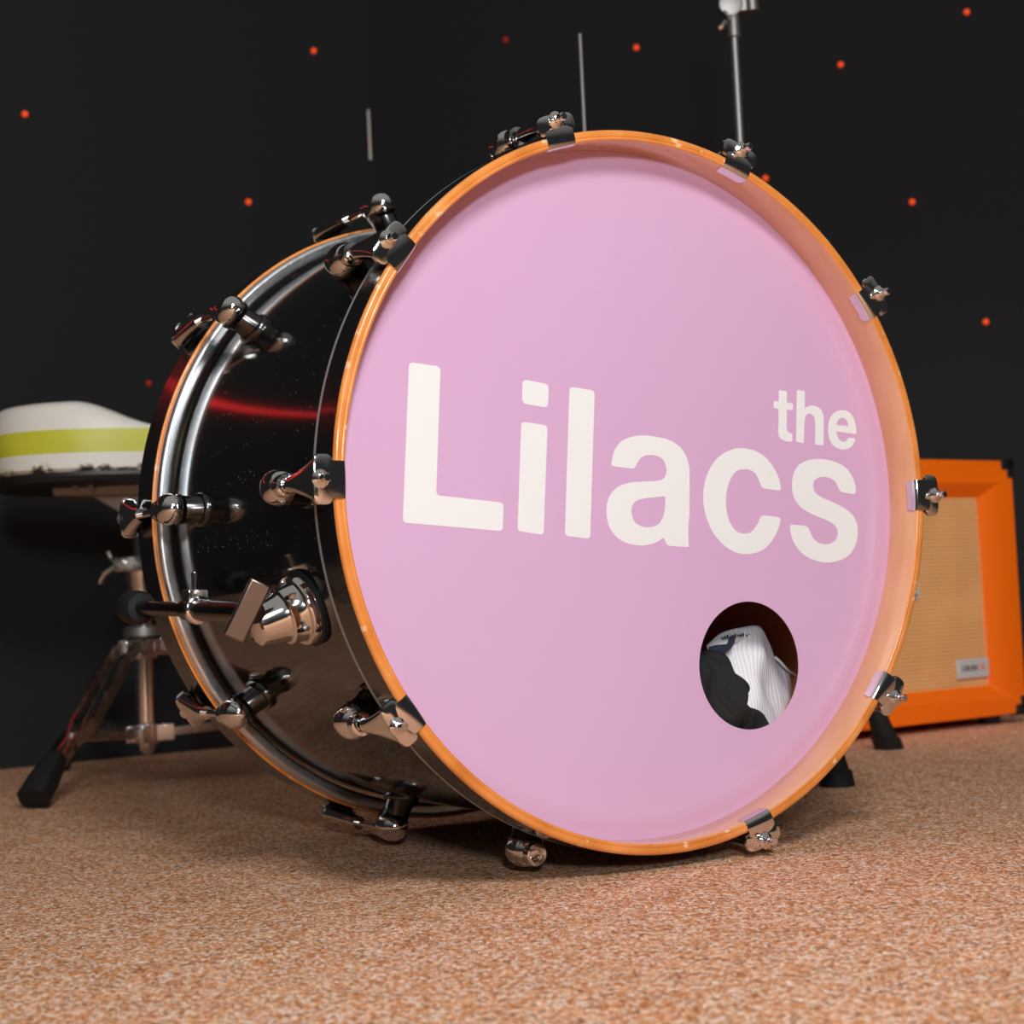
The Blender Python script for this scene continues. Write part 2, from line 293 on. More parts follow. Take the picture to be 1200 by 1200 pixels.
# front head with its port hole
HX, HY, HR = .1068, -.1477, .0538
circ = lambda cx, cy, r, n: [(cx + r * math.sin(2 * PI * k / n), cy + r * math.cos(2 * PI * k / n)) for k in range(n)]
bm = fill([circ(0, 0, .262, 256), circ(HX, HY, HR, 96)], .0002)
for v in bm.verts: x, y, z = v.co; v.co = (x, .032 - z, y)
ring(bm, [(.262, -.0318), (.2665, -.0321), (.2710, -.0328), (.2750, -.0338), (.2785, -.0341), (.2813, -.0344), (.2813, -.0352), (.2745, -.0346), (.2665, -.0328), (.262, -.0322)], closed=False)
bmesh.ops.remove_doubles(bm, verts=bm.verts, dist=1e-5)
head = finish('front_head', bm, M['lilac'], drum, OC, angle=30)
head['label'] = 'lilac skin with round port hole'
GL = json.loads('''{"capital L":[[[-2079,965],[-2073,975],[-2064,981],[-2053,984],[-2039,984],[-1848,966],[-1833,963],[-1823,957],[-1815,949],[-1811,939],[-1811,926],[-1893,12],[-1892,-1],[-1888,-11],[-1881,-19],[-1870,-24],[-1856,-27],[-1341,-79],[-1326,-82],[-1315,-87],[-1307,-95],[-1303,-106],[-1302,-119],[-1316,-268],[-1318,-281],[-1324,-291],[-1334,-298],[-1346,-301],[-1361,-301],[-2152,-230],[-2166,-228],[-2177,-222],[-2184,-215],[-2188,-204],[-2188,-192],[-2082,952]]],"lowercase i stem and dot":[[[-1101,531],[-1095,540],[-1087,546],[-1075,549],[-1061,549],[-898,531],[-883,528],[-873,523],[-866,515],[-862,505],[-861,493],[-940,-307],[-942,-319],[-948,-328],[-956,-334],[-968,-336],[-982,-335],[-1144,-312],[-1158,-309],[-1168,-304],[-1175,-296],[-1179,-286],[-1179,-274],[-1103,520]],[[-1070,864],[-1064,873],[-1055,879],[-1043,882],[-1027,882],[-871,860],[-855,856],[-844,850],[-836,842],[-832,830],[-831,817],[-842,704],[-846,691],[-852,681],[-861,674],[-874,671],[-890,672],[-1036,689],[-1054,693],[-1068,700],[-1077,710],[-1082,723],[-1083,739],[-1073,850]]],"lowercase l":[[[-629,820],[-623,830],[-615,835],[-603,838],[-588,838],[-429,820],[-414,816],[-403,811],[-396,803],[-392,793],[-391,780],[-499,-345],[-502,-357],[-507,-366],[-516,-372],[-528,-375],[-543,-375],[-702,-356],[-716,-353],[-727,-347],[-735,-340],[-738,-330],[-739,-317],[-632,808]]],"lowercase a":[[[473,-464],[478,-462],[482,-460],[484,-455],[485,-450],[485,-442],[484,-419],[484,-396],[484,-372],[486,-344],[489,-315],[493,-285],[498,-253],[504,-216],[509,-174],[513,-122],[518,-59],[523,5],[526,64],[529,111],[531,142],[533,162],[533,177],[533,190],[531,206],[527,225],[523,245],[517,264],[510,283],[501,301],[491,317],[479,333],[466,348],[452,363],[435,376],[416,388],[395,400],[373,410],[350,420],[325,428],[299,435],[270,441],[242,445],[213,449],[186,452],[162,455],[139,457],[116,458],[94,459],[71,458],[48,458],[24,456],[1,454],[-22,450],[-44,446],[-67,440],[-89,433],[-111,426],[-131,417],[-149,407],[-165,396],[-180,383],[-193,370],[-204,356],[-214,342],[-223,327],[-230,312],[-236,297],[-241,282],[-246,267],[-250,254],[-253,242],[-255,232],[-256,223],[-254,215],[-249,209],[-241,205],[-230,203],[-65,185],[-53,184],[-42,186],[-33,190],[-25,196],[-18,205],[-17,206],[-9,219],[-1,230],[7,241],[15,250],[22,258],[30,266],[38,273],[48,279],[60,284],[74,289],[88,293],[103,296],[119,298],[135,298],[153,298],[171,297],[188,294],[204,291],[219,286],[233,281],[246,275],[257,267],[267,257],[276,245],[283,231],[289,215],[293,200],[296,186],[296,173],[295,161],[292,149],[287,139],[283,129],[277,121],[271,114],[264,108],[256,102],[246,97],[235,93],[224,90],[211,88],[195,86],[175,84],[149,83],[119,82],[86,81],[54,80],[25,79],[-1,77],[-24,76],[-47,75],[-69,73],[-90,69],[-112,66],[-134,61],[-155,56],[-175,50],[-194,42],[-212,32],[-230,21],[-247,9],[-263,-5],[-276,-19],[-288,-34],[-298,-49],[-307,-66],[-314,-83],[-319,-101],[-324,-121],[-327,-141],[-328,-162],[-329,-182],[-328,-202],[-326,-222],[-322,-241],[-318,-259],[-312,-277],[-304,-295],[-294,-311],[-283,-327],[-270,-342],[-256,-356],[-241,-369],[-226,-381],[-210,-391],[-193,-401],[-174,-409],[-154,-417],[-131,-424],[-106,-430],[-80,-435],[-54,-439],[-30,-441],[-8,-443],[13,-443],[34,-442],[54,-440],[73,-438],[92,-435],[110,-432],[127,-428],[144,-423],[160,-417],[175,-411],[189,-404],[202,-396],[216,-389],[220,-387],[223,-385],[226,-385],[229,-385],[232,-387],[234,-390],[234,-390],[238,-399],[242,-409],[247,-417],[252,-425],[256,-431],[258,-437],[261,-443],[270,-447],[288,-452],[317,-455],[355,-458],[398,-460],[443,-463],[466,-464]],[[252,-43],[259,-45],[265,-49],[267,-55],[268,-63],[267,-79],[266,-98],[264,-116],[261,-134],[258,-150],[254,-166],[250,-181],[245,-195],[238,-209],[230,-222],[221,-235],[211,-248],[200,-259],[188,-268],[173,-276],[157,-283],[139,-288],[122,-292],[105,-295],[89,-297],[73,-297],[56,-296],[41,-294],[25,-290],[8,-285],[-9,-279],[-26,-271],[-41,-262],[-53,-252],[-63,-239],[-70,-224],[-76,-208],[-80,-192],[-83,-177],[-83,-163],[-81,-149],[-78,-136],[-73,-124],[-67,-113],[-60,-103],[-52,-95],[-42,-88],[-32,-82],[-19,-76],[-6,-71],[9,-67],[25,-63],[43,-60],[62,-58],[83,-55],[107,-54],[132,-52],[156,-51],[178,-49],[198,-47],[216,-45],[234,-44],[242,-43]]],"lowercase c":[[[1513,16],[1510,9],[1504,4],[1494,2],[1481,2],[1345,17],[1330,19],[1317,24],[1307,31],[1299,39],[1293,50],[1290,57],[1285,69],[1279,81],[1273,95],[1266,108],[1259,122],[1250,135],[1241,146],[1229,155],[1217,163],[1203,169],[1189,174],[1175,179],[1162,182],[1148,184],[1135,185],[1120,185],[1106,184],[1091,183],[1076,181],[1060,177],[1045,172],[1030,165],[1016,155],[1002,144],[989,130],[976,116],[964,101],[954,85],[945,68],[936,51],[928,33],[922,14],[916,-4],[911,-23],[908,-42],[905,-62],[903,-82],[902,-103],[902,-124],[903,-146],[905,-168],[908,-188],[912,-207],[917,-225],[923,-242],[930,-259],[939,-275],[949,-290],[960,-306],[972,-320],[986,-333],[1001,-343],[1018,-351],[1036,-357],[1056,-361],[1075,-363],[1093,-364],[1110,-363],[1126,-361],[1141,-358],[1155,-352],[1169,-346],[1183,-337],[1195,-327],[1207,-315],[1219,-302],[1231,-288],[1242,-274],[1253,-258],[1263,-241],[1266,-236],[1274,-226],[1284,-218],[1295,-213],[1309,-211],[1324,-212],[1458,-227],[1472,-230],[1482,-235],[1488,-242],[1490,-251],[1488,-262],[1488,-262],[1483,-278],[1477,-294],[1469,-311],[1459,-330],[1447,-350],[1434,-370],[1419,-390],[1404,-408],[1387,-426],[1369,-443],[1349,-460],[1330,-475],[1310,-488],[1290,-499],[1270,-508],[1249,-515],[1228,-521],[1207,-527],[1185,-531],[1162,-534],[1139,-537],[1116,-538],[1094,-538],[1072,-537],[1050,-535],[1028,-532],[1006,-528],[984,-522],[960,-514],[936,-504],[912,-493],[888,-480],[865,-465],[843,-449],[821,-430],[800,-410],[780,-389],[762,-368],[746,-346],[732,-324],[719,-301],[708,-277],[697,-252],[688,-227],[680,-200],[674,-173],[669,-146],[665,-119],[664,-91],[664,-64],[666,-37],[670,-10],[674,15],[680,39],[687,63],[695,85],[704,108],[715,130],[728,152],[742,174],[757,196],[773,216],[790,235],[809,253],[828,270],[849,286],[870,300],[893,313],[917,325],[943,335],[969,343],[995,351],[1019,357],[1040,361],[1059,363],[1078,364],[1097,364],[1118,363],[1142,362],[1167,359],[1192,356],[1218,351],[1242,345],[1265,337],[1288,328],[1310,317],[1332,306],[1352,293],[1371,279],[1388,263],[1405,247],[1421,230],[1435,213],[1448,196],[1460,179],[1470,163],[1480,146],[1488,130],[1494,116],[1499,102],[1503,88],[1506,75],[1508,62],[1511,49],[1513,36],[1514,26]]],"lowercase s":[[[2380,-19],[2375,-26],[2368,-31],[2358,-33],[2344,-33],[2234,-19],[2218,-16],[2204,-11],[2193,-4],[2185,5],[2178,16],[2177,19],[2172,30],[2166,41],[2160,51],[2154,61],[2148,70],[2140,79],[2129,87],[2117,94],[2101,101],[2085,107],[2068,111],[2052,115],[2036,118],[2019,119],[2003,119],[1987,119],[1972,117],[1957,114],[1942,110],[1928,104],[1915,98],[1905,91],[1897,83],[1890,73],[1886,63],[1883,52],[1883,41],[1883,29],[1886,17],[1890,4],[1896,-8],[1904,-19],[1914,-28],[1926,-36],[1940,-44],[1955,-51],[1973,-59],[1992,-67],[2015,-75],[2039,-83],[2064,-91],[2089,-100],[2114,-109],[2141,-119],[2168,-129],[2194,-140],[2219,-151],[2242,-163],[2264,-176],[2286,-189],[2305,-203],[2322,-217],[2335,-231],[2347,-246],[2356,-261],[2364,-277],[2370,-294],[2374,-313],[2376,-333],[2377,-354],[2376,-375],[2373,-395],[2368,-416],[2362,-437],[2354,-457],[2344,-477],[2333,-496],[2320,-513],[2305,-530],[2290,-547],[2272,-561],[2254,-574],[2234,-586],[2213,-595],[2191,-603],[2168,-610],[2143,-616],[2118,-621],[2091,-626],[2064,-630],[2036,-632],[2009,-633],[1983,-632],[1957,-630],[1932,-626],[1905,-622],[1879,-615],[1851,-608],[1822,-599],[1792,-588],[1765,-576],[1739,-562],[1716,-547],[1695,-529],[1675,-510],[1657,-490],[1642,-472],[1630,-454],[1621,-436],[1613,-418],[1607,-400],[1602,-382],[1599,-364],[1597,-346],[1595,-328],[1595,-319],[1596,-309],[1600,-302],[1607,-297],[1616,-295],[1629,-295],[1758,-306],[1773,-309],[1786,-314],[1797,-320],[1805,-329],[1810,-340],[1811,-342],[1817,-357],[1823,-372],[1830,-386],[1838,-399],[1847,-411],[1856,-422],[1867,-432],[1879,-441],[1892,-449],[1906,-456],[1922,-462],[1939,-467],[1955,-470],[1973,-472],[1992,-472],[2012,-471],[2031,-469],[2048,-466],[2064,-461],[2080,-455],[2094,-448],[2107,-440],[2117,-431],[2126,-421],[2132,-409],[2137,-396],[2139,-383],[2140,-371],[2140,-360],[2137,-350],[2133,-340],[2127,-330],[2120,-321],[2112,-312],[2103,-304],[2091,-296],[2078,-288],[2062,-280],[2043,-272],[2021,-264],[1997,-256],[1972,-247],[1946,-239],[1919,-229],[1890,-219],[1860,-209],[1831,-198],[1806,-187],[1782,-176],[1761,-165],[1741,-153],[1722,-140],[1706,-127],[1692,-113],[1679,-97],[1668,-81],[1659,-65],[1652,-47],[1647,-29],[1644,-9],[1643,12],[1643,32],[1644,52],[1646,70],[1648,88],[1652,106],[1658,124],[1666,141],[1675,158],[1687,175],[1700,191],[1715,207],[1731,220],[1749,232],[1770,242],[1792,251],[1815,258],[1839,264],[1863,269],[1889,273],[1916,276],[1943,277],[1971,277],[1999,276],[2029,274],[2058,271],[2088,267],[2116,262],[2144,256],[2171,248],[2198,239],[2223,230],[2247,218],[2268,205],[2287,191],[2305,175],[2321,158],[2335,141],[2347,124],[2357,106],[2365,87],[2372,68],[2377,50],[2380,32],[2382,15],[2381,-2],[2381,-9]]],"small t":[[[1553,866],[1555,869],[1558,870],[1561,871],[1566,872],[1630,868],[1635,867],[1638,865],[1640,863],[1642,860],[1642,857],[1634,775],[1634,773],[1635,771],[1636,770],[1638,769],[1641,768],[1692,762],[1697,761],[1700,760],[1703,757],[1704,754],[1704,751],[1697,711],[1696,707],[1694,705],[1691,703],[1688,702],[1683,702],[1636,707],[1634,707],[1632,706],[1630,705],[1629,704],[1628,701],[1627,687],[1626,665],[1624,644],[1623,624],[1622,606],[1620,590],[1619,576],[1617,564],[1617,553],[1617,542],[1618,534],[1619,527],[1622,521],[1625,516],[1630,511],[1638,507],[1647,504],[1657,501],[1666,499],[1671,497],[1674,495],[1676,493],[1677,489],[1677,486],[1672,436],[1671,433],[1669,430],[1666,428],[1663,427],[1658,426],[1657,426],[1644,427],[1630,427],[1617,428],[1604,429],[1591,432],[1577,435],[1565,439],[1553,444],[1544,450],[1536,457],[1530,464],[1526,472],[1523,482],[1521,496],[1521,513],[1523,535],[1526,558],[1529,582],[1532,604],[1533,625],[1535,646],[1536,667],[1537,687],[1538,702],[1538,704],[1538,706],[1536,707],[1534,708],[1531,709],[1493,716],[1489,717],[1485,719],[1483,721],[1482,724],[1482,728],[1489,768],[1490,771],[1492,774],[1494,776],[1498,777],[1503,777],[1539,775],[1541,775],[1544,776],[1545,777],[1546,779],[1547,781],[1552,862]]],"small h":[[[1758,874],[1760,877],[1763,879],[1768,880],[1773,880],[1833,874],[1839,873],[1843,871],[1846,868],[1847,865],[1848,860],[1835,724],[1836,722],[1836,721],[1837,720],[1839,720],[1841,722],[1842,722],[1850,727],[1857,731],[1865,735],[1873,739],[1883,742],[1893,744],[1904,746],[1915,748],[1926,748],[1939,747],[1953,745],[1966,742],[1979,738],[1991,733],[2002,727],[2012,721],[2022,713],[2030,704],[2036,694],[2041,684],[2044,676],[2046,665],[2047,648],[2047,624],[2045,588],[2041,543],[2037,493],[2032,442],[2028,406],[2027,402],[2025,399],[2022,396],[2017,395],[2012,396],[1948,402],[1943,403],[1939,404],[1936,407],[1934,411],[1934,415],[1935,425],[1937,447],[1940,469],[1942,490],[1943,511],[1945,533],[1947,555],[1948,576],[1949,595],[1948,612],[1947,625],[1945,635],[1942,643],[1938,649],[1933,656],[1927,662],[1919,667],[1911,670],[1903,673],[1895,675],[1887,675],[1878,675],[1870,673],[1862,670],[1855,666],[1849,661],[1844,656],[1839,649],[1835,640],[1831,630],[1828,617],[1825,603],[1823,588],[1820,570],[1817,550],[1815,526],[1812,499],[1808,471],[1805,442],[1804,426],[1803,421],[1800,418],[1797,416],[1793,415],[1787,416],[1732,423],[1727,424],[1723,426],[1720,429],[1719,432],[1718,437],[1757,870]]],"small e":[[[2425,510],[2423,507],[2420,504],[2415,503],[2409,503],[2197,522],[2194,522],[2192,522],[2190,521],[2190,519],[2190,517],[2190,517],[2190,510],[2191,504],[2192,497],[2195,491],[2197,484],[2201,476],[2205,468],[2210,461],[2216,455],[2223,449],[2231,444],[2240,439],[2249,435],[2257,433],[2265,432],[2273,431],[2281,432],[2288,434],[2296,437],[2302,442],[2309,448],[2315,456],[2317,458],[2322,462],[2327,466],[2333,468],[2339,469],[2347,469],[2390,466],[2397,465],[2403,463],[2406,460],[2406,455],[2405,449],[2404,447],[2400,438],[2395,429],[2389,420],[2381,411],[2372,402],[2362,393],[2351,386],[2340,379],[2327,374],[2314,369],[2300,366],[2286,363],[2271,362],[2255,362],[2239,363],[2222,365],[2206,369],[2191,373],[2177,379],[2163,386],[2149,394],[2137,403],[2127,413],[2119,425],[2111,438],[2106,452],[2101,468],[2098,483],[2096,501],[2095,519],[2095,538],[2096,557],[2099,574],[2103,590],[2108,605],[2115,619],[2123,633],[2131,645],[2141,658],[2151,669],[2163,680],[2175,689],[2189,697],[2203,703],[2220,707],[2237,710],[2254,712],[2270,713],[2287,713],[2304,712],[2321,709],[2337,706],[2351,700],[2363,693],[2374,685],[2384,674],[2393,663],[2401,650],[2408,636],[2414,620],[2418,602],[2422,585],[2425,569],[2427,555],[2427,541],[2426,528],[2426,515],[2426,514]],[[2331,573],[2334,573],[2336,575],[2336,577],[2336,580],[2336,580],[2333,589],[2331,597],[2328,605],[2325,612],[2321,619],[2317,625],[2312,630],[2306,635],[2300,638],[2292,641],[2284,643],[2275,644],[2266,645],[2257,644],[2249,642],[2241,639],[2232,635],[2225,630],[2218,625],[2212,618],[2207,609],[2202,600],[2198,591],[2197,589],[2196,587],[2196,584],[2198,583],[2200,582],[2204,581],[2327,573]]]}''')
for k, polys in GL.items():
    bm = fill([[(x / 1e4, y / 1e4) for x, y in p] for p in polys], .00012)
    for v in bm.verts: x, y, z = v.co; v.co = (x, .03168 - z, y)
    o = finish('letter', bm, M['white'], head, (0, 0, 0), smooth=False); o['label'] = 'white ' + k
bm = bmesh.new(); ring(bm, [(.0001, -.3765), (.264, -.3765), (.271, -.3775), (.271, -.379), (.0001, -.378)], seg=128, closed=False); bmesh.ops.remove_doubles(bm, verts=bm.verts, dist=2e-4)
finish('rear_head', bm, M['rearfilm'], drum, OC)
# lugs, claws and tension rods: built at the top of the circle, then turned round it
def K(t, z, r): return Vector((t, -z, r))
def ell(bm, c, a, seg=24, rings=12, mi=0, cut=None):
    rr = []
    for i in range(rings + 1):
        th = -PI / 2 + PI * i / rings; rr.append([K(c[0] + a[0] * math.cos(th) * math.cos(q) + 1e-6 * math.cos(q), c[1] + a[1] * math.cos(th) * math.sin(q), c[2] + a[2] * math.sin(th)) for q in [2 * PI * k / seg for k in range(seg)]])
    loft(bm, rr, mi=mi)
def lug_mesh(zc, s):    # s = +1 when the hoop lies towards the viewer
    bm = bmesh.new(); seg = 28
    def ring_(r, at, az, dz=0): return [K(at * math.cos(q), zc + dz + az * math.sin(q), r) for q in [2 * PI * k / seg for k in range(seg)]]
    loft(bm, [ring_(.2718, .0150, .0200, -s * .005), ring_(.2752, .0150, .0200, -s * .005), ring_(.2770, .0138, .0185, -s * .005)], mi=1)
    loft(bm, [ring_(.2755, .0122, .0160, -s * .005), ring_(.283, .0116, .0140, -s * .003), ring_(.290, .0124, .0150), ring_(.2925, .0138, .0172), ring_(.2945, .0140, .0176)], mi=1)
    loft(bm, [ring_(.2935, .0128, .0162), ring_(.2965, .0136, .0178), ring_(.301, .0138, .0182), ring_(.3055, .0128, .0170), ring_(.3090, .0106, .0140), ring_(.3116, .0072, .0092), ring_(.3128, .0035, .004), ring_(.3131, .0005, .0005)], mi=0)
    u = [(.0086, .008), (.0094, .0185), (.0088, .0204), (.0064, .0208), (.0054, .0200), (.0050, .012)]
    loft(bm, [[K(r * math.cos(q), zc + s * h, .302 + r * math.sin(q)) for q in [2 * PI * k / 24 for k in range(24)]] for r, h in u], mi=0)
    return bm
def claw_mesh(flip):
    f = (lambda z: -.409 - z) if flip else (lambda z: z)
    bm = bmesh.new(); seg = 32; rr = []
    for i in range(9):
        s = i / 8; e = s ** 1.35; w_ = .0062 + (.0172 - .0062) * e; hh = .0062 + .0012 * e; rc = .3020 - .0030 * e; ex = 1 - .35 * e
        rr.append([K(w_ * math.copysign(abs(math.cos(q)) ** ex, math.cos(q)), f(-.046 + .043 * s), rc + hh * math.copysign(abs(math.sin(q)) ** ex, math.sin(q))) for q in [2 * PI * k / seg for k in range(seg)]])
    loft(bm, rr)
    # flared foot, front plate and the lip that hooks over the rim
    loft(bm, [[K(w_ * math.copysign(abs(math.cos(q)) ** .5, math.cos(q)), f(z), .2985 + h * math.copysign(abs(math.sin(q)) ** .6, math.sin(q))) for q in [2 * PI * k / seg for k in range(seg)]] for w_, h, z in ((.0172, .0075, -.004), (.0184, .0085, -.0022), (.0180, .0082, .0002), (.0150, .0068, .0012))])
    def bx(t, z0, z1, r0, r1, cut=.0022):
        P_ = [(-t, r1), (-t, r0 + cut), (-t + cut, r0), (t - cut, r0), (t, r0 + cut), (t, r1)]
        loft(bm, [[K(a, f(z), b) for a, b in P_] for z in (z0, z1)])
    prof = spline([Vector((r, z, 0)) for z, r in ((-.001, .3008), (.0009, .298), (.0019, .293), (.0021, .288), (.0015, .2835), (.0001, .2808), (-.003, .2796), (-.0105, .2793))], 3)
    N = 12; S = []
    for side in (0, 1):
        g = []
        for k_, q in enumerate(prof):
            d_ = (prof[min(k_ + 1, len(prof) - 1)] - prof[max(k_ - 1, 0)]).normalized(); nx, nz = -d_.y, d_.x      # normal in the (r, z) plane
            hw = .0135 - (.0022 if k_ > len(prof) - 2 else .0008 if k_ > len(prof) - 3 else 0)
            g.append([bm.verts.new(K(t_, f(q.y - .0007 * (t_ / .0135) ** 2 + side * nz * .0012 * .8), q.x + side * nx * .0012 * .8)) for t_ in [hw * (2 * a_ / N - 1) for a_ in range(N + 1)]])
        S.append(g)
    I_ = len(prof)
    for g in S:
        for a_ in range(I_ - 1):
            for b_ in range(N): bm.faces.new((g[a_][b_], g[a_ + 1][b_], g[a_ + 1][b_ + 1], g[a_][b_ + 1]))
    for a_ in range(I_ - 1):
        for b_ in (0, N): bm.faces.new((S[0][a_][b_], S[0][a_ + 1][b_], S[1][a_ + 1][b_], S[1][a_][b_]))
    for b_ in range(N):
        for a_ in (0, I_ - 1): bm.faces.new((S[0][a_][b_], S[0][a_][b_ + 1], S[1][a_][b_ + 1], S[1][a_][b_]))
    return bm
def bolt_mesh(flip):
    f = (lambda z: -.409 - z) if flip else (lambda z: z)
    bm = bmesh.new()
    u = [(.0066, .0012), (.0068, .0022), (.0052, .0034), (.0040, .0042), (.0040, .0062), (.0033, .0066), (.0033, .0125), (.0026, .0134)]
    loft(bm, [[K(r * math.cos(q), f(h), .3018 + r * math.sin(q)) for q in [2 * PI * k / 20 for k in range(20)]] for r, h in u])
    return bm
def rod_mesh(z0, z1):
    bm = bmesh.new(); tube(bm, K(0, z0, .302), K(0, z1, .302), .0032, seg=16); return bm
ANG = [-16.6 + 36 * k for k in range(10)]
first = {}
def place(key, name, build, m, a, par=drum):
    if key in first:
        o = first[key].copy(); C.objects.link(o); o.rotation_euler = (0, math.radians(a), 0)
    else:
        o = finish(name, build(), m, par, OC, (0, math.radians(a), 0), angle=40); first[key] = o
    return o
for k, a in enumerate(ANG):
    place('fl', 'lug', lambda: lug_mesh(-.074, 1), [M['chrome'], M['darkmetal']], a)
    place('rl', 'lug', lambda: lug_mesh(-.300, -1), [M['chrome'], M['darkmetal']], a)
    if k != 6:        # this claw and its rod are missing from the drum
        place('fc', 'claw_hook', lambda: claw_mesh(False), M['chrome'], a)
        place('fb', 'tension_bolt', lambda: bolt_mesh(False), M['chrome'], a)
        place('fr', 'tension_rod', lambda: rod_mesh(-.078, -.042), M['chrome'], a)
    place('rc', 'claw_hook', lambda: claw_mesh(True), M['chrome'], a)
    place('rb', 'tension_bolt', lambda: bolt_mesh(True), M['chrome'], a)
    place('rr', 'tension_rod', lambda: rod_mesh(-.296, -.367), M['chrome'], a)
# spur folded back along the left side
def spur(side):
    A = math.radians(-107.6 * side); er = Vector((math.sin(A), 0, math.cos(A))); ax = Vector((0, 1, 0))   # +Y = away from the viewer
    base = er * .2718 + ax * .120
    bm = bmesh.new()
    turned(bm, base, er, [(.031, 0), (.031, .003), (.0295, .0036)], 48, mi=1)
    turned(bm, base, er, [(.0285, .003), (.0285, .008), (.0275, .010), (.0245, .0105), (.0235, .012), (.0225, .0225), (.0215, .0235), (.0200, .0240), (.0185, .028), (.0165, .040), (.0150, .0455), (.0115, .048), (.0001, .0485)], 48)
    mt = finish('spur_mount', bm, [M['chrome'], M['rubber']], drum, OC)
    nose = Vector((-.3095 * side, .1075, -.0845)); tip = Vector((-.3111 * side, .352, -.0749)); d = (tip - nose).normalized()
    bm = bmesh.new(); tube(bm, nose - d * .002, nose + d * .135, .0088, seg=24)
    tube(bm, nose + d * .133, tip, .0062, seg=20)
    finish('spur_leg', bm, M['darkmetal'], drum, OC)
    bm = bmesh.new(); turned(bm, nose + d * .106, d, [(.0100, 0), (.0118, .001), (.0118, .006), (.0100, .007)], 28)
    box(bm, -.0085, .0085, -.008, .008, .006, .0165, M=Matrix.Translation(nose + d * .115)); tube(bm, nose + d * .115 + Vector((0, 0, .012)), nose + d * .115 + Vector((0, 0, .031)), .0028, seg=12)
    finish('spur_collar', bm, M['chrome'], drum, OC, bevel=.0008)
    bm = bmesh.new()
    Rm = Matrix.Translation(nose + Vector((-.006 * side, -.004, .003))) @ Matrix.Rotation(math.radians(16), 4, 'X') @ Matrix.Rotation(math.radians(24), 4, 'Y') @ Matrix.Rotation(math.radians(-22), 4, 'Z')
    box(bm, -.0085, .0085, -.0045, .0045, -.0255, .0225, M=Rm); finish('spur_t_handle', bm, mat('worn_metal', (.21, .165, .14), .3, 1), drum, OC, bevel=.0018)
    bm = bmesh.new(); turned(bm, tip - d * .006, d, [(.0035, -.010), (.0055, -.008), (.0060, .0), (.0124, .001), (.0148, .006), (.0152, .020), (.0140, .028), (.009, .032), (.0001, .033)], 32, mi=0)
    finish('spur_tip', bm, M['rubber'], drum, OC)
spur(1); spur(-1)

# ---------------------------------------------------------------- garments inside the drum, seen through the port
garW = bpy.data.objects.new('shirt', None); C.objects.link(garW); garW.location = drum.location; garW.rotation_euler = drum.rotation_euler
tag(garW, 'crumpled white ribbed shirt with navy trim stuffed inside the drum behind its port hole', 'shirt')
def patch(name, rows, m, parent, n=7, thick=.0012, fold=.0022, seed=0, top=None):
    """smooth sheet through rows of (x, y, z) control points in drum coordinates"""
    cols = [spline([Vector(p) for p in r], n) for r in rows]
    cols = list(zip(*cols)); grid = [spline(list(c), n) for c in cols]
    bm = bmesh.new(); uvl = bm.loops.layers.uv.new('uv'); V = []
    for i, c in enumerate(grid):
        row = []
        for j, q in enumerate(c):
            d = noise.noise(Vector((q.x * 38 + seed, q.y * 26, q.z * 30))) * fold
            row.append(bm.verts.new((q.x + d * .4, -(q.z + d), q.y + HC + d * .3)))
        V.append(row)
    I, J = len(V), len(V[0])
    for i in range(I - 1):
        for j in range(J - 1):
            f = bm.faces.new((V[i][j], V[i + 1][j], V[i + 1][j + 1], V[i][j + 1]))
            for l, (a, b) in zip(f.loops, ((i, j), (i + 1, j), (i + 1, j + 1), (i, j + 1))): l[uvl].uv = (a / (I - 1), b / (J - 1))
    o = finish(name, bm, m, parent, angle=180)
    s = o.modifiers.new('s', 'SOLIDIFY'); s.thickness = thick; return o
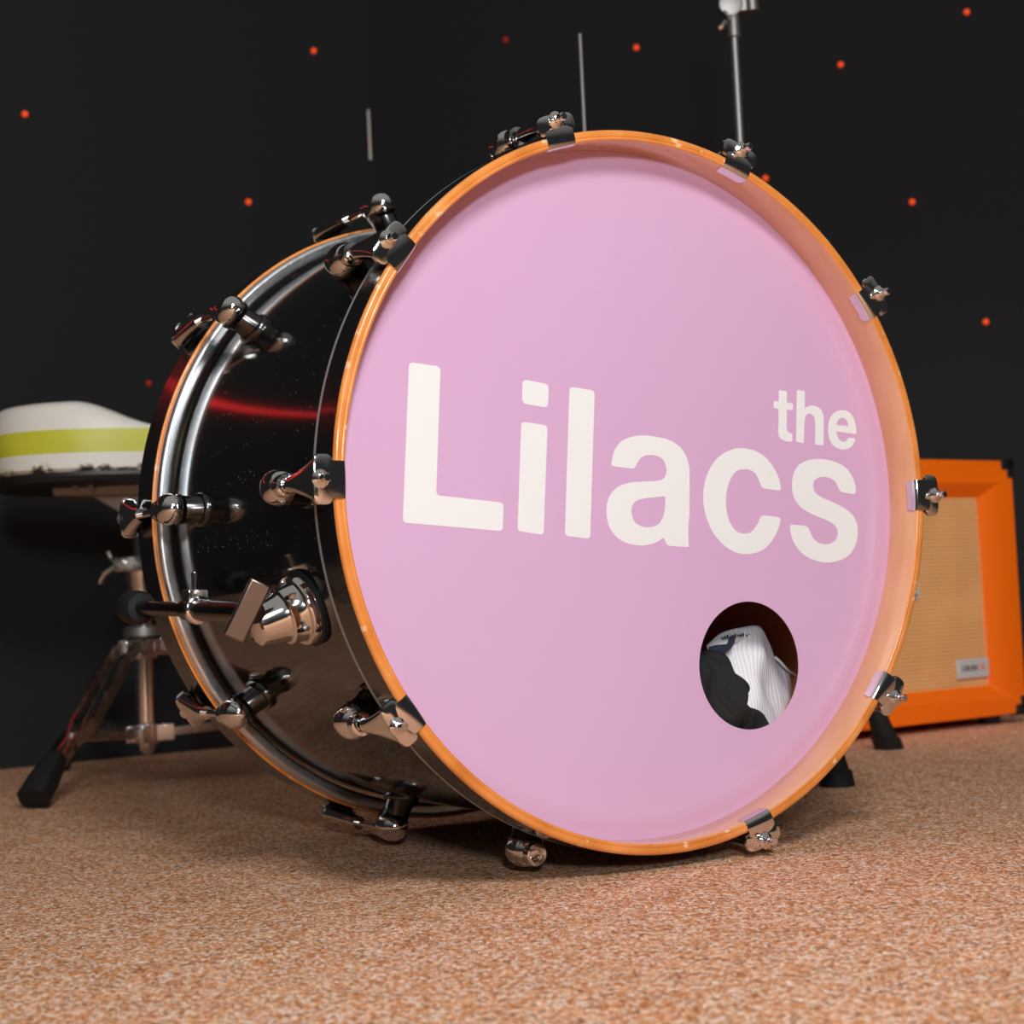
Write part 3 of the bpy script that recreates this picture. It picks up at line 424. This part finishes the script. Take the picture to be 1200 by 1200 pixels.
patch("body", [[[0.1367, -0.1631, -0.13], [0.1604, -0.1537, -0.138], [0.1848, -0.1505, -0.142], [0.2097, -0.1503, -0.145], [0.2198, -0.1644, -0.146], [0.2338, -0.182, -0.148], [0.2521, -0.1945, -0.152], [0.276, -0.2068, -0.156]], [[0.1164, -0.1375, -0.102], [0.1397, -0.1281, -0.11], [0.1637, -0.1246, -0.114], [0.1881, -0.1242, -0.117], [0.1981, -0.1379, -0.118], [0.2118, -0.155, -0.12], [0.2298, -0.1671, -0.124], [0.2532, -0.1789, -0.128]], [[0.0995, -0.1307, -0.08], [0.1225, -0.1214, -0.088], [0.1462, -0.118, -0.092], [0.1702, -0.1175, -0.095], [0.18, -0.1309, -0.096], [0.1935, -0.1477, -0.098], [0.2112, -0.1596, -0.102], [0.2344, -0.1711, -0.106]], [[0.1, -0.144, -0.07], [0.1167, -0.1398, -0.074], [0.1339, -0.1385, -0.074], [0.1531, -0.1387, -0.074], [0.1683, -0.1478, -0.08], [0.1852, -0.1617, -0.086], [0.209, -0.174, -0.096], [0.2342, -0.185, -0.1]], [[0.1015, -0.1623, -0.064], [0.1163, -0.1611, -0.066], [0.1299, -0.1604, -0.064], [0.1451, -0.1613, -0.064], [0.1665, -0.1703, -0.074], [0.1879, -0.1831, -0.084], [0.196, -0.1927, -0.078], [0.2281, -0.2029, -0.09]], [[0.1061, -0.1844, -0.06], [0.1157, -0.1851, -0.058], [0.1272, -0.1858, -0.056], [0.142, -0.1884, -0.058], [0.1636, -0.1946, -0.068], [0.1852, -0.204, -0.078], [0.1952, -0.2107, -0.074], [0.2257, -0.218, -0.084]], [[0.1092, -0.221, -0.06], [0.119, -0.2217, -0.056], [0.1322, -0.2228, -0.056], [0.1469, -0.2242, -0.06], [0.1633, -0.2259, -0.068], [0.1815, -0.2323, -0.076], [0.202, -0.2345, -0.086], [0.2196, -0.2361, -0.09]]], M["rib"], garW, thick=.0015, fold=.006, seed=3)
patch("collar", [[[0.0963, -0.1313, -0.076], [0.1076, -0.126, -0.078], [0.1224, -0.1222, -0.082], [0.1403, -0.12, -0.085], [0.1623, -0.1195, -0.088]], [[0.094, -0.1327, -0.072], [0.1047, -0.1303, -0.07], [0.1196, -0.1289, -0.072], [0.136, -0.1274, -0.078], [0.1526, -0.1259, -0.084]]], M["whitecotton"], garW, thick=.002, fold=.001, seed=5)
o_=patch("trim", [[[0.124, -0.1239, -0.07], [0.1194, -0.1289, -0.066], [0.1128, -0.1337, -0.064], [0.1034, -0.1383, -0.062], [0.096, -0.1416, -0.06]], [[0.1174, -0.1236, -0.07], [0.1129, -0.1278, -0.066], [0.1073, -0.1312, -0.064], [0.0999, -0.1345, -0.062], [0.0907, -0.1369, -0.06]]], M["navy"], garW, thick=.0015, fold=.0, seed=5)
patch("trim", [[[0.0936, -0.1312, -0.069], [0.0994, -0.1301, -0.068], [0.1061, -0.1297, -0.067], [0.1118, -0.13, -0.066]], [[0.0927, -0.1341, -0.067], [0.0984, -0.1352, -0.066], [0.1041, -0.1347, -0.065], [0.1081, -0.1335, -0.064]]], M["navy"], garW, thick=.0015, fold=.0, seed=5)
bm=bmesh.new(); sweep(bm,[(p[0],-p[2],p[1]+HC) for p in spline([Vector(q) for q in [[0.1839, -0.1449, -0.09], [0.1878, -0.1489, -0.088], [0.1999, -0.158, -0.09], [0.2219, -0.1686, -0.094]]],5)],.0012,8); finish("seam",bm,M["whitecotton"],garW)
bm=bmesh.new()
for i_,(x,y,z) in enumerate([[0.1134, -0.1248, -0.0745], [0.1162, -0.1242, -0.0745], [0.1198, -0.124, -0.0754], [0.1234, -0.1238, -0.0763], [0.127, -0.1236, -0.0772], [0.1306, -0.1234, -0.0781], [0.1342, -0.1232, -0.079], [0.1378, -0.1232, -0.0799], [0.1415, -0.1231, -0.0808], [0.1463, -0.1236, -0.082], [0.1499, -0.1237, -0.0829]]): box(bm, x-.0005-.0002*(i_%3), x+.0004, -z-.0006, -z+.0006, y+HC-.0012-.0004*(i_%2), y+HC+.0008+.0004*(i_%3))
finish("care_print",bm,M["navy"],garW,smooth=False)
garB = bpy.data.objects.new("black_cloth", None); C.objects.link(garB); garB.location = drum.location; garB.rotation_euler = drum.rotation_euler
tag(garB, "crumpled black cloth lying at the lower left inside the port hole, against the white shirt", "cloth")
o_=patch("folds", [[[0.0694, -0.2296, -0.095], [0.0827, -0.1794, -0.101], [0.0991, -0.147, -0.105], [0.1129, -0.1396, -0.105], [0.1238, -0.1386, -0.103], [0.1326, -0.1451, -0.099], [0.1373, -0.1567, -0.095], [0.1437, -0.1661, -0.093], [0.1462, -0.1745, -0.092], [0.1436, -0.1833, -0.092], [0.1405, -0.1891, -0.091], [0.1519, -0.1929, -0.091], [0.1631, -0.1998, -0.091], [0.1709, -0.211, -0.093], [0.18, -0.2315, -0.095]], [[0.0434, -0.2227, -0.06], [0.0564, -0.1739, -0.066], [0.0724, -0.1425, -0.07], [0.0858, -0.1352, -0.07], [0.0963, -0.1343, -0.068], [0.1048, -0.1406, -0.064], [0.1093, -0.1518, -0.06], [0.1154, -0.1609, -0.058], [0.1178, -0.1691, -0.057], [0.1154, -0.1777, -0.057], [0.1123, -0.1833, -0.056], [0.1233, -0.187, -0.056], [0.1342, -0.1936, -0.056], [0.1418, -0.2045, -0.058], [0.1508, -0.2245, -0.06]], [[0.0416, -0.2178, -0.0489], [0.0527, -0.1767, -0.054], [0.0663, -0.1502, -0.0574], [0.0775, -0.1441, -0.0574], [0.0864, -0.1434, -0.0557], [0.0935, -0.1487, -0.0523], [0.0972, -0.1581, -0.0489], [0.1024, -0.1658, -0.0472], [0.1044, -0.1726, -0.0464], [0.1023, -0.1799, -0.0464], [0.0997, -0.1846, -0.0455], [0.109, -0.1877, -0.0455], [0.1181, -0.1932, -0.0455], [0.1245, -0.2024, -0.0472], [0.132, -0.2191, -0.0489]], [[0.0508, -0.2114, -0.0464], [0.0587, -0.1823, -0.05], [0.0683, -0.1637, -0.0524], [0.0762, -0.1595, -0.0524], [0.0825, -0.159, -0.0512], [0.0874, -0.1627, -0.0488], [0.09, -0.1693, -0.0464], [0.0937, -0.1747, -0.0452], [0.0951, -0.1795, -0.0446], [0.0936, -0.1846, -0.0446], [0.0918, -0.1879, -0.044], [0.0983, -0.1901, -0.044], [0.1047, -0.194, -0.044], [0.1092, -0.2005, -0.0452], [0.1144, -0.2122, -0.0464]], [[0.0641, -0.2039, -0.0462], [0.0681, -0.1893, -0.048], [0.0729, -0.1801, -0.0492], [0.0769, -0.178, -0.0492], [0.08, -0.1777, -0.0486], [0.0825, -0.1796, -0.0474], [0.0837, -0.1829, -0.0462], [0.0856, -0.1856, -0.0456], [0.0863, -0.188, -0.0453], [0.0855, -0.1905, -0.0453], [0.0846, -0.1922, -0.045], [0.0879, -0.1933, -0.045], [0.091, -0.1952, -0.045], [0.0932, -0.1984, -0.0456], [0.0958, -0.2042, -0.0462]], [[0.0764, -0.1972, -0.0464], [0.0769, -0.1957, -0.0466], [0.0773, -0.1948, -0.0467], [0.0777, -0.1946, -0.0467], [0.078, -0.1946, -0.0467], [0.0783, -0.1947, -0.0465], [0.0784, -0.1951, -0.0464], [0.0786, -0.1953, -0.0464], [0.0787, -0.1956, -0.0463], [0.0786, -0.1958, -0.0463], [0.0785, -0.196, -0.0463], [0.0788, -0.1961, -0.0463], [0.0791, -0.1963, -0.0463], [0.0794, -0.1966, -0.0464], [0.0796, -0.1972, -0.0464]]], M["blackcotton"], garB, thick=.002, fold=.016, seed=9)


# ---------------------------------------------------------------- drum throne
TX, TY = -.506, 2.35
th = thing('drum_throne', 'drummer stool with cream seat striped in lime green on a chrome tripod', 'stool', (TX, TY, 0))
def seat_ring(h, k, n=96):     # rounded saddle outline, turned a little
    out = []; ra = math.radians(20)
    for i in range(n):
        t = 2 * PI * i / n; ca, sa = math.cos(t), math.sin(t)
        x = .196 * k * math.copysign(abs(ca) ** .72, ca); y = .150 * k * math.copysign(abs(sa) ** .72, sa)
        out.append((x * math.cos(ra) - y * math.sin(ra), x * math.sin(ra) + y * math.cos(ra), h))
    return out
def topdrop(x, y):
    s = min(1, max(0, (x + .050) / .115)); return .038 * s * s * (3 - 2 * s)
bm = bmesh.new(); loft(bm, [seat_ring(.4095, .955), seat_ring(.414, .99), seat_ring(.433, 1.0)], cap=False); finish('seat_side', bm, M['cream'], th)
bm = bmesh.new(); loft(bm, [seat_ring(.433, 1.0), seat_ring(.447, 1.004), seat_ring(.4632, 1.0)], cap=False); o = finish('seat_stripe', bm, M['lime'], th); o['label'] = 'lime green stripe'
bm = bmesh.new(); prof = [(.4632, 1.0), (.475, .995), (.4835, .985), (.4875, .978), (.4885, .972), (.490, .972), (.4945, .955), (.499, .92), (.5015, .85), (.503, .6), (.503, .3), (.503, .02)]
rg = []
for h, k in prof:
    r_ = []
    for x, y, z in seat_ring(h, k):
        f = (h - .4632) / (.503 - .4632); r_.append((x, y, z - topdrop(x, y) * f * .95))
    rg.append(r_)
loft(bm, rg, cap=True); finish('seat_top', bm, M['cream'], th, angle=60)
bm = bmesh.new(); loft(bm, [seat_ring(.398, .94), seat_ring(.405, .965), seat_ring(.4098, .96)]); finish('seat_base', bm, M['blackplastic'], th)
bm = bmesh.new()
loft(bm, [[(x * 1.0, y, z) for x, y, z in ((-.105, -.05, .399), (.07, -.05, .399), (.07, .05, .399), (-.105, .05, .399))], [(x, y, z) for x, y, z in ((-.105, -.045, .388), (.07, -.045, .383), (.07, .045, .383), (-.105, .045, .388))]])
loft(bm, [((-.062, -.03, .390), (.05, -.03, .390), (.05, .03, .390), (-.062, .03, .390)), ((-.016, -.022, .360), (.028, -.022, .360), (.028, .022, .360), (-.016, .022, .360))])
tube(bm, (0.003, 0, .33), (0.003, 0, .40), .019)
finish('seat_bracket', bm, M['steel'], th, bevel=.002)
for x in (-.128, -.072, -.050):
    bm = bmesh.new(); tube(bm, (x, -.045, .402 - (.128 + x) * .1), (x, -.060, .402 - (.128 + x) * .1), .0042, seg=12); finish('bracket_bolt', bm, M['chrome'], th)
bm = bmesh.new(); tube(bm, (.003, 0, .25), (.003, 0, .39), .0125); finish('post', bm, M['chrome'], th)
bm = bmesh.new(); turned(bm, (0, 0, .218), (0, 0, 1), [(.0155, 0), (.0155, .006), (.0165, .02), (.024, .066), (.0245, .082), (.020, .086)], 32)
tube(bm, (-.022, -.012, .294), (-.022, -.034, .294), .0088, seg=20); box(bm, -.030, .022, -.030, -.012, .284, .304)
finish('height_clamp', bm, M['chrome_worn'], th, bevel=.0015)
bm = bmesh.new(); sweep(bm, spline([(-.052, -.02, .270), (-.046, -.022, .281), (-.036, -.022, .288), (-.030, -.02, .292)], 4), .0038, 10); sweep(bm, spline([(-.030, -.02, .294), (-.036, -.018, .303), (-.040, -.018, .312)], 4), .0036, 10)
finish('wing_bolt', bm, M['chrome'], th)
bm = bmesh.new(); tube(bm, (0, 0, .05), (0, 0, .25), .0135, seg=32); finish('column', bm, M['chrome'], th)
bm = bmesh.new(); turned(bm, (0, 0, .195), (0, 0, 1), [(.020, 0), (.027, .002), (.027, .013), (.018, .016)], 40); finish('memory_collar', bm, M['steel'], th)
bm = bmesh.new(); turned(bm, (0, 0, .166), (0, 0, 1), [(.017, 0), (.019, .002), (.019, .026), (.017, .028)], 32); bu = bm; bm = bmesh.new()
turned(bm, (0, 0, .052), (0, 0, 1), [(.016, 0), (.018, .002), (.018, .026), (.016, .028)], 32); turned(bm, (0, 0, .036), (0, 0, 1), [(.001, 0), (.007, .003), (.010, .008), (.010, .018)], 24)
LA = [math.atan2(2.067 - TY, -.58 - TX), math.atan2(2.575 - TY, -.685 - TX), 0]; LA[2] = LA[0] + math.radians(120)
for a in LA:
    d = Vector((math.cos(a), math.sin(a), 0)); n_ = Vector((-d.y, d.x, 0))
    for s in (-1, 1):
        Mx = Matrix.Translation(n_ * s * .010) @ Matrix.Rotation(a, 4, 'Z'); box(bu, .012, .034, -.003, .003, .170, .192, M=Mx); box(bm, .012, .036, -.003, .003, .055, .077, M=Mx)
finish('leg_bracket', bu, M['chrome'], th, bevel=.001); finish('brace_bracket', bm, M['chrome'], th, bevel=.001)
for a in LA:
    d = Vector((math.cos(a), math.sin(a), 0)); n_ = Vector((-d.y, d.x, 0))
    bm = bmesh.new(); pr = [(.022, .186), (.050, .180), (.085, .160), (.125, .126), (.165, .094), (.205, .068), (.240, .046)]
    def legpts(s):
        out = []
        for q in spline([Vector((x, 0, z)) for x, z in pr], 6):
            off = .0135 if q.x < .17 else max(.0045, .0135 - (q.x - .17) * .28); out.append(d * q.x + n_ * s * off + Vector((0, 0, q.z)))
        return out
    for s in (-1, 1):
        pts = legpts(s); rings = []
        for i, p_ in enumerate(pts):
            t_ = (pts[min(i + 1, len(pts) - 1)] - pts[max(i - 1, 0)]).normalized(); u_ = t_.cross(n_).normalized()
            rings.append([p_ + u_ * a_ + n_ * b_ for a_, b_ in ((-.0085, -.0016), (.0085, -.0016), (.0085, .0016), (-.0085, .0016))])
        loft(bm, rings)
    leg = finish('leg', bm, M['chrome_worn'], th)
    bm = bmesh.new()
    u0, u1 = d * .238 + Vector((0, 0, .056)), d * .298 + Vector((0, 0, .012))
    dd = (u1 - u0).normalized(); uu = n_.cross(dd)
    def rr_(c_, a_, b_): return [c_ + n_ * (a_ * math.copysign(abs(math.cos(q)) ** .6, math.cos(q))) + uu * (b_ * math.copysign(abs(math.sin(q)) ** .6, math.sin(q))) for q in [2 * PI * k / 20 for k in range(20)]]
    rings = [rr_(u0, .010, .012), rr_(u0 + (u1 - u0) * .15, .0125, .0145), rr_(u0 + (u1 - u0) * .6, .0165, .0165), rr_(u1, .019, .015)]
    rings = [[Vector((q.x, q.y, max(q.z, .0005))) for q in r_] for r_ in rings]
    loft(bm, rings); finish('rubber_foot', bm, M['rubber'], leg)
    bm = bmesh.new(); p0 = d * .030 + Vector((0, 0, .066)); p1 = d * .190 + Vector((0, 0, .076))
    Rr = []
    for p_ in (p0, p1): Rr.append([p_ + n_ * a_ + Vector((0, 0, b_)) for a_, b_ in ((-.008, -.006), (.008, -.006), (.008, .006), (-.008, .006))])
    loft(bm, Rr); finish('brace', bm, M['chrome_worn'], th, bevel=.001)

# ---------------------------------------------------------------- cymbal stand behind the drum
def tripod(th, c, R_, azs, hb, ht, wide=.012, mt='chrome_worn'):
    for a in azs:
        d = Vector((math.cos(a), math.sin(a), 0)); n_ = Vector((-d.y, d.x, 0)); bm = bmesh.new()
        for s in (-1, 1): sweep(bm, [d * .018 + n_ * s * .008 + Vector((0, 0, ht)), d * (R_ - .034) + n_ * s * .006 + Vector((0, 0, .056))], .0075, 8, .35, up=n_)
        leg = finish('leg', bm, M[mt], th)
        bm = bmesh.new(); u0 = d * (R_ - .034) + Vector((0, 0, .062)); u1 = d * (R_ - .003) + Vector((0, 0, 0))
        rg = []
        for f, a_ in ((0, .0105), (.08, .0125), (.72, .0165), (.74, .0195), (1, .0195)):
            q0 = u0 + (u1 - u0) * f; rg.append([Vector((q0.x + a_ * math.cos(q), q0.y + a_ * math.sin(q), max(.0005, q0.z))) for q in [2 * PI * k / 24 for k in range(24)]])
        loft(bm, rg); finish('rubber_foot', bm, M['rubber'], leg)
        bm = bmesh.new(); sweep(bm, [d * .018 + Vector((0, 0, hb)), d * (R_ * .55) + Vector((0, 0, ht - (ht - .04) * (R_ * .55 - .018) / (R_ - .063)))], .006, 8, .35, up=n_); finish('brace', bm, M[mt], th)
SX, SY = .3108, 2.165
cs = thing('cymbal_stand', 'chrome cymbal stand rising behind the drum with a tilter at its top', 'stand', (SX, SY, 0))
a1 = math.atan2(1.9095 - SY, .3452 - SX); a2 = math.atan2(2.3311 - SY, .4869 - SX)
tripod(cs, (SX, SY), .25, [a1, a2, a2 + math.radians(125)], .09, .27)
bm = bmesh.new(); tube(bm, (0, 0, .06), (0, 0, .50), .0125); finish('lower_tube', bm, M['chrome_worn'], cs)
bm = bmesh.new(); turned(bm, (0, 0, .47), (0, 0, 1), [(.014, 0), (.017, .004), (.017, .05), (.012, .055)]); finish('clamp', bm, M['chrome'], cs); bm = bmesh.new(); turned(bm, (0, 0, .25), (0, 0, 1), [(.015, 0), (.018, .003), (.018, .03), (.014, .034)]); finish('leg_collar', bm, M['chrome'], cs); bm = bmesh.new(); turned(bm, (0, 0, .07), (0, 0, 1), [(.015, 0), (.018, .003), (.018, .03), (.014, .034)]); finish('leg_collar', bm, M['chrome'], cs)
bm = bmesh.new(); tube(bm, (0, 0, .48), (-.001, 0, .935), .0057, seg=24); finish('upper_tube', bm, M['steel'], cs)
bm = bmesh.new(); turned(bm, (-.001, 0, .921), (0, 0, 1), [(.0082, 0), (.0090, .001), (.0086, .022), (.0080, .0275), (.006, .034)], 28)
turned(bm, (-.004, -.009, .963), (0, 1, 0), [(.010, 0), (.0150, .001), (.0158, .004), (.0158, .014), (.015, .017)], 32)
loft(bm, [((.002, -.007, .975), (.002, -.007, .953), (.002, .007, .953), (.002, .007, .975)), ((.022, -.007, .978), (.026, -.007, .955), (.026, .007, .955), (.022, .007, .978))])
finish('tilter', bm, M['steel'], cs, bevel=.001)
bm = bmesh.new(); tube(bm, (.0235, -.004, .953), (.0200, -.004, 1.10), .0085, seg=24); finish('boom_arm', bm, M['steel'], cs)
bm = bmesh.new(); sweep(bm, spline([(-.014, -.014, .951), (-.010, -.016, .944), (-.007, -.016, .940)], 3), .0027, 8); finish('wing_nut', bm, M['chrome'], cs)
bm = bmesh.new(); sweep(bm, spline([(-.021, -.014, .929), (-.017, -.016, .932), (-.013, -.016, .938)], 3), .0027, 8); finish('wing_nut', bm, M['chrome'], cs)
# hi-hat stand: only its pull rod shows
hs = thing('hi_hat_stand', 'thin bare steel rod of a hi-hat stand sticking up behind the drum', 'stand', (.1212, 2.30, 0))
bm = bmesh.new(); tube(bm, (0, 0, .05), (0, 0, .980), .0030, seg=16); finish('pull_rod', bm, M['steel'], hs)
bm = bmesh.new(); tube(bm, (0, 0, .04), (0, 0, .62), .0125); turned(bm, (0, 0, .60), (0, 0, 1), [(.014, 0), (.017, .004), (.017, .04), (.012, .045)]); finish('tube', bm, M['chrome_worn'], hs)
tripod(hs, (.12, 2.3), .17, [math.radians(a) for a in (100, 215, 330)], .09, .22)

# ---------------------------------------------------------------- orange amplifier (local x along its front, y to its back)
amp = thing('guitar_amplifier', 'small orange guitar amplifier with tan woven grille cloth and black corner caps', 'amplifier', (.7616 - .815 * .2115, 2.6718 - .58 * .2115, 0), math.atan2(.58, .815))
W2, D_, Z0, Z1 = .2335, .21, .014, .4040
bm = bmesh.new()
# closed box with a bevelled picture-frame opening in its front
o_ = [(-W2, Z0), (W2, Z0), (W2, Z1), (-W2, Z1)]
def inset(b, t, s): return [(-W2 + s, Z0 + b), (W2 - s, Z0 + b), (W2 - s, Z1 - t), (-W2 + s, Z1 - t)]
loops = [[(x, D_, z) for x, z in o_], [(x, 0, z) for x, z in o_], [(x, 0, z) for x, z in inset(.0290, .0360, .040)], [(x, .016, z) for x, z in inset(.0475, .0575, .0700)], [(x, .022, z) for x, z in inset(.0475, .0575, .0700)]]
loft(bm, loops, cap=True)
finish('cabinet', bm, M['orange'], amp, bevel=.004)
bm = bmesh.new(); box(bm, -W2 + .069, W2 - .069, .0165, .0215, Z0 + .046, Z1 - .056); finish('grille_cloth', bm, M['grille'], amp, smooth=False)
for sx in (-1, 1):
    for z, sz in ((Z0, -1), (Z1, 1)):
        for y, sy in ((0, -1), (D_, 1)):
            bm = bmesh.new(); e = .0022; L1, L2 = .027, .0145
            def bb(lx, ly, lz):
                x0, x1 = sorted((sx * (W2 + e), sx * (W2 - lx))); y0, y1 = sorted((y + sy * e, y - sy * ly)); z0, z1 = sorted((z + sz * e, z - sz * lz)); box(bm, x0, x1, y0, y1, z0, z1)
            bb(L1, L2, L2); bb(L2, L2, L1); bb(L2, L1, L2)
            finish('corner_cap', bm, M['blackplastic'], amp, bevel=.0012)
for x in (-.18, .18):
    for y in (.03, .18):
        bm = bmesh.new(); turned(bm, (x, y, 0), (0, 0, 1), [(.014, 0), (.016, .002), (.017, .0145)], 20); finish('foot', bm, M['rubber'], amp)
bm = bmesh.new(); box(bm, .0935, .1645, .0115, .0165, .0735, .1030); bd = finish('badge', bm, M['badge'], amp, bevel=.0015)
def put_text(s, size, x, z, m, par, lab):
    bm = text_mesh(s, size, .0003)
    for v in bm.verts: a_, b_, c_ = v.co; v.co = (a_ + x, .0112 - c_, b_ + z)
    o = finish('lettering', bm, m, par, smooth=False); o['label'] = lab
put_text('CRUSH', .0112, .1205, .0885, M['ink'], bd, 'black lettering'); put_text('35', .0125, .1485, .0890, M['orangeink'], bd, 'orange number')
bm = bmesh.new(); P_ = [(-.0195, .2265), (.0195, .2265), (.0185, .1975), (-.0185, .1975)]
loft(bm, [[(x - .0005, y, z) for x, z in P_] for y in (.0118, .0165)]); cr = finish('crest_plate', bm, M['badge'], amp, bevel=.001)
bm = bmesh.new(); turned(bm, (-.0005, .0118, .2145), (0, -1, 0), [(.0115, -.002), (.0115, .0008), (.0105, .0010)], 28); box(bm, -.015, .014, .0112, .012, .2015, .2045); finish('emblem', bm, M['ink'], cr)
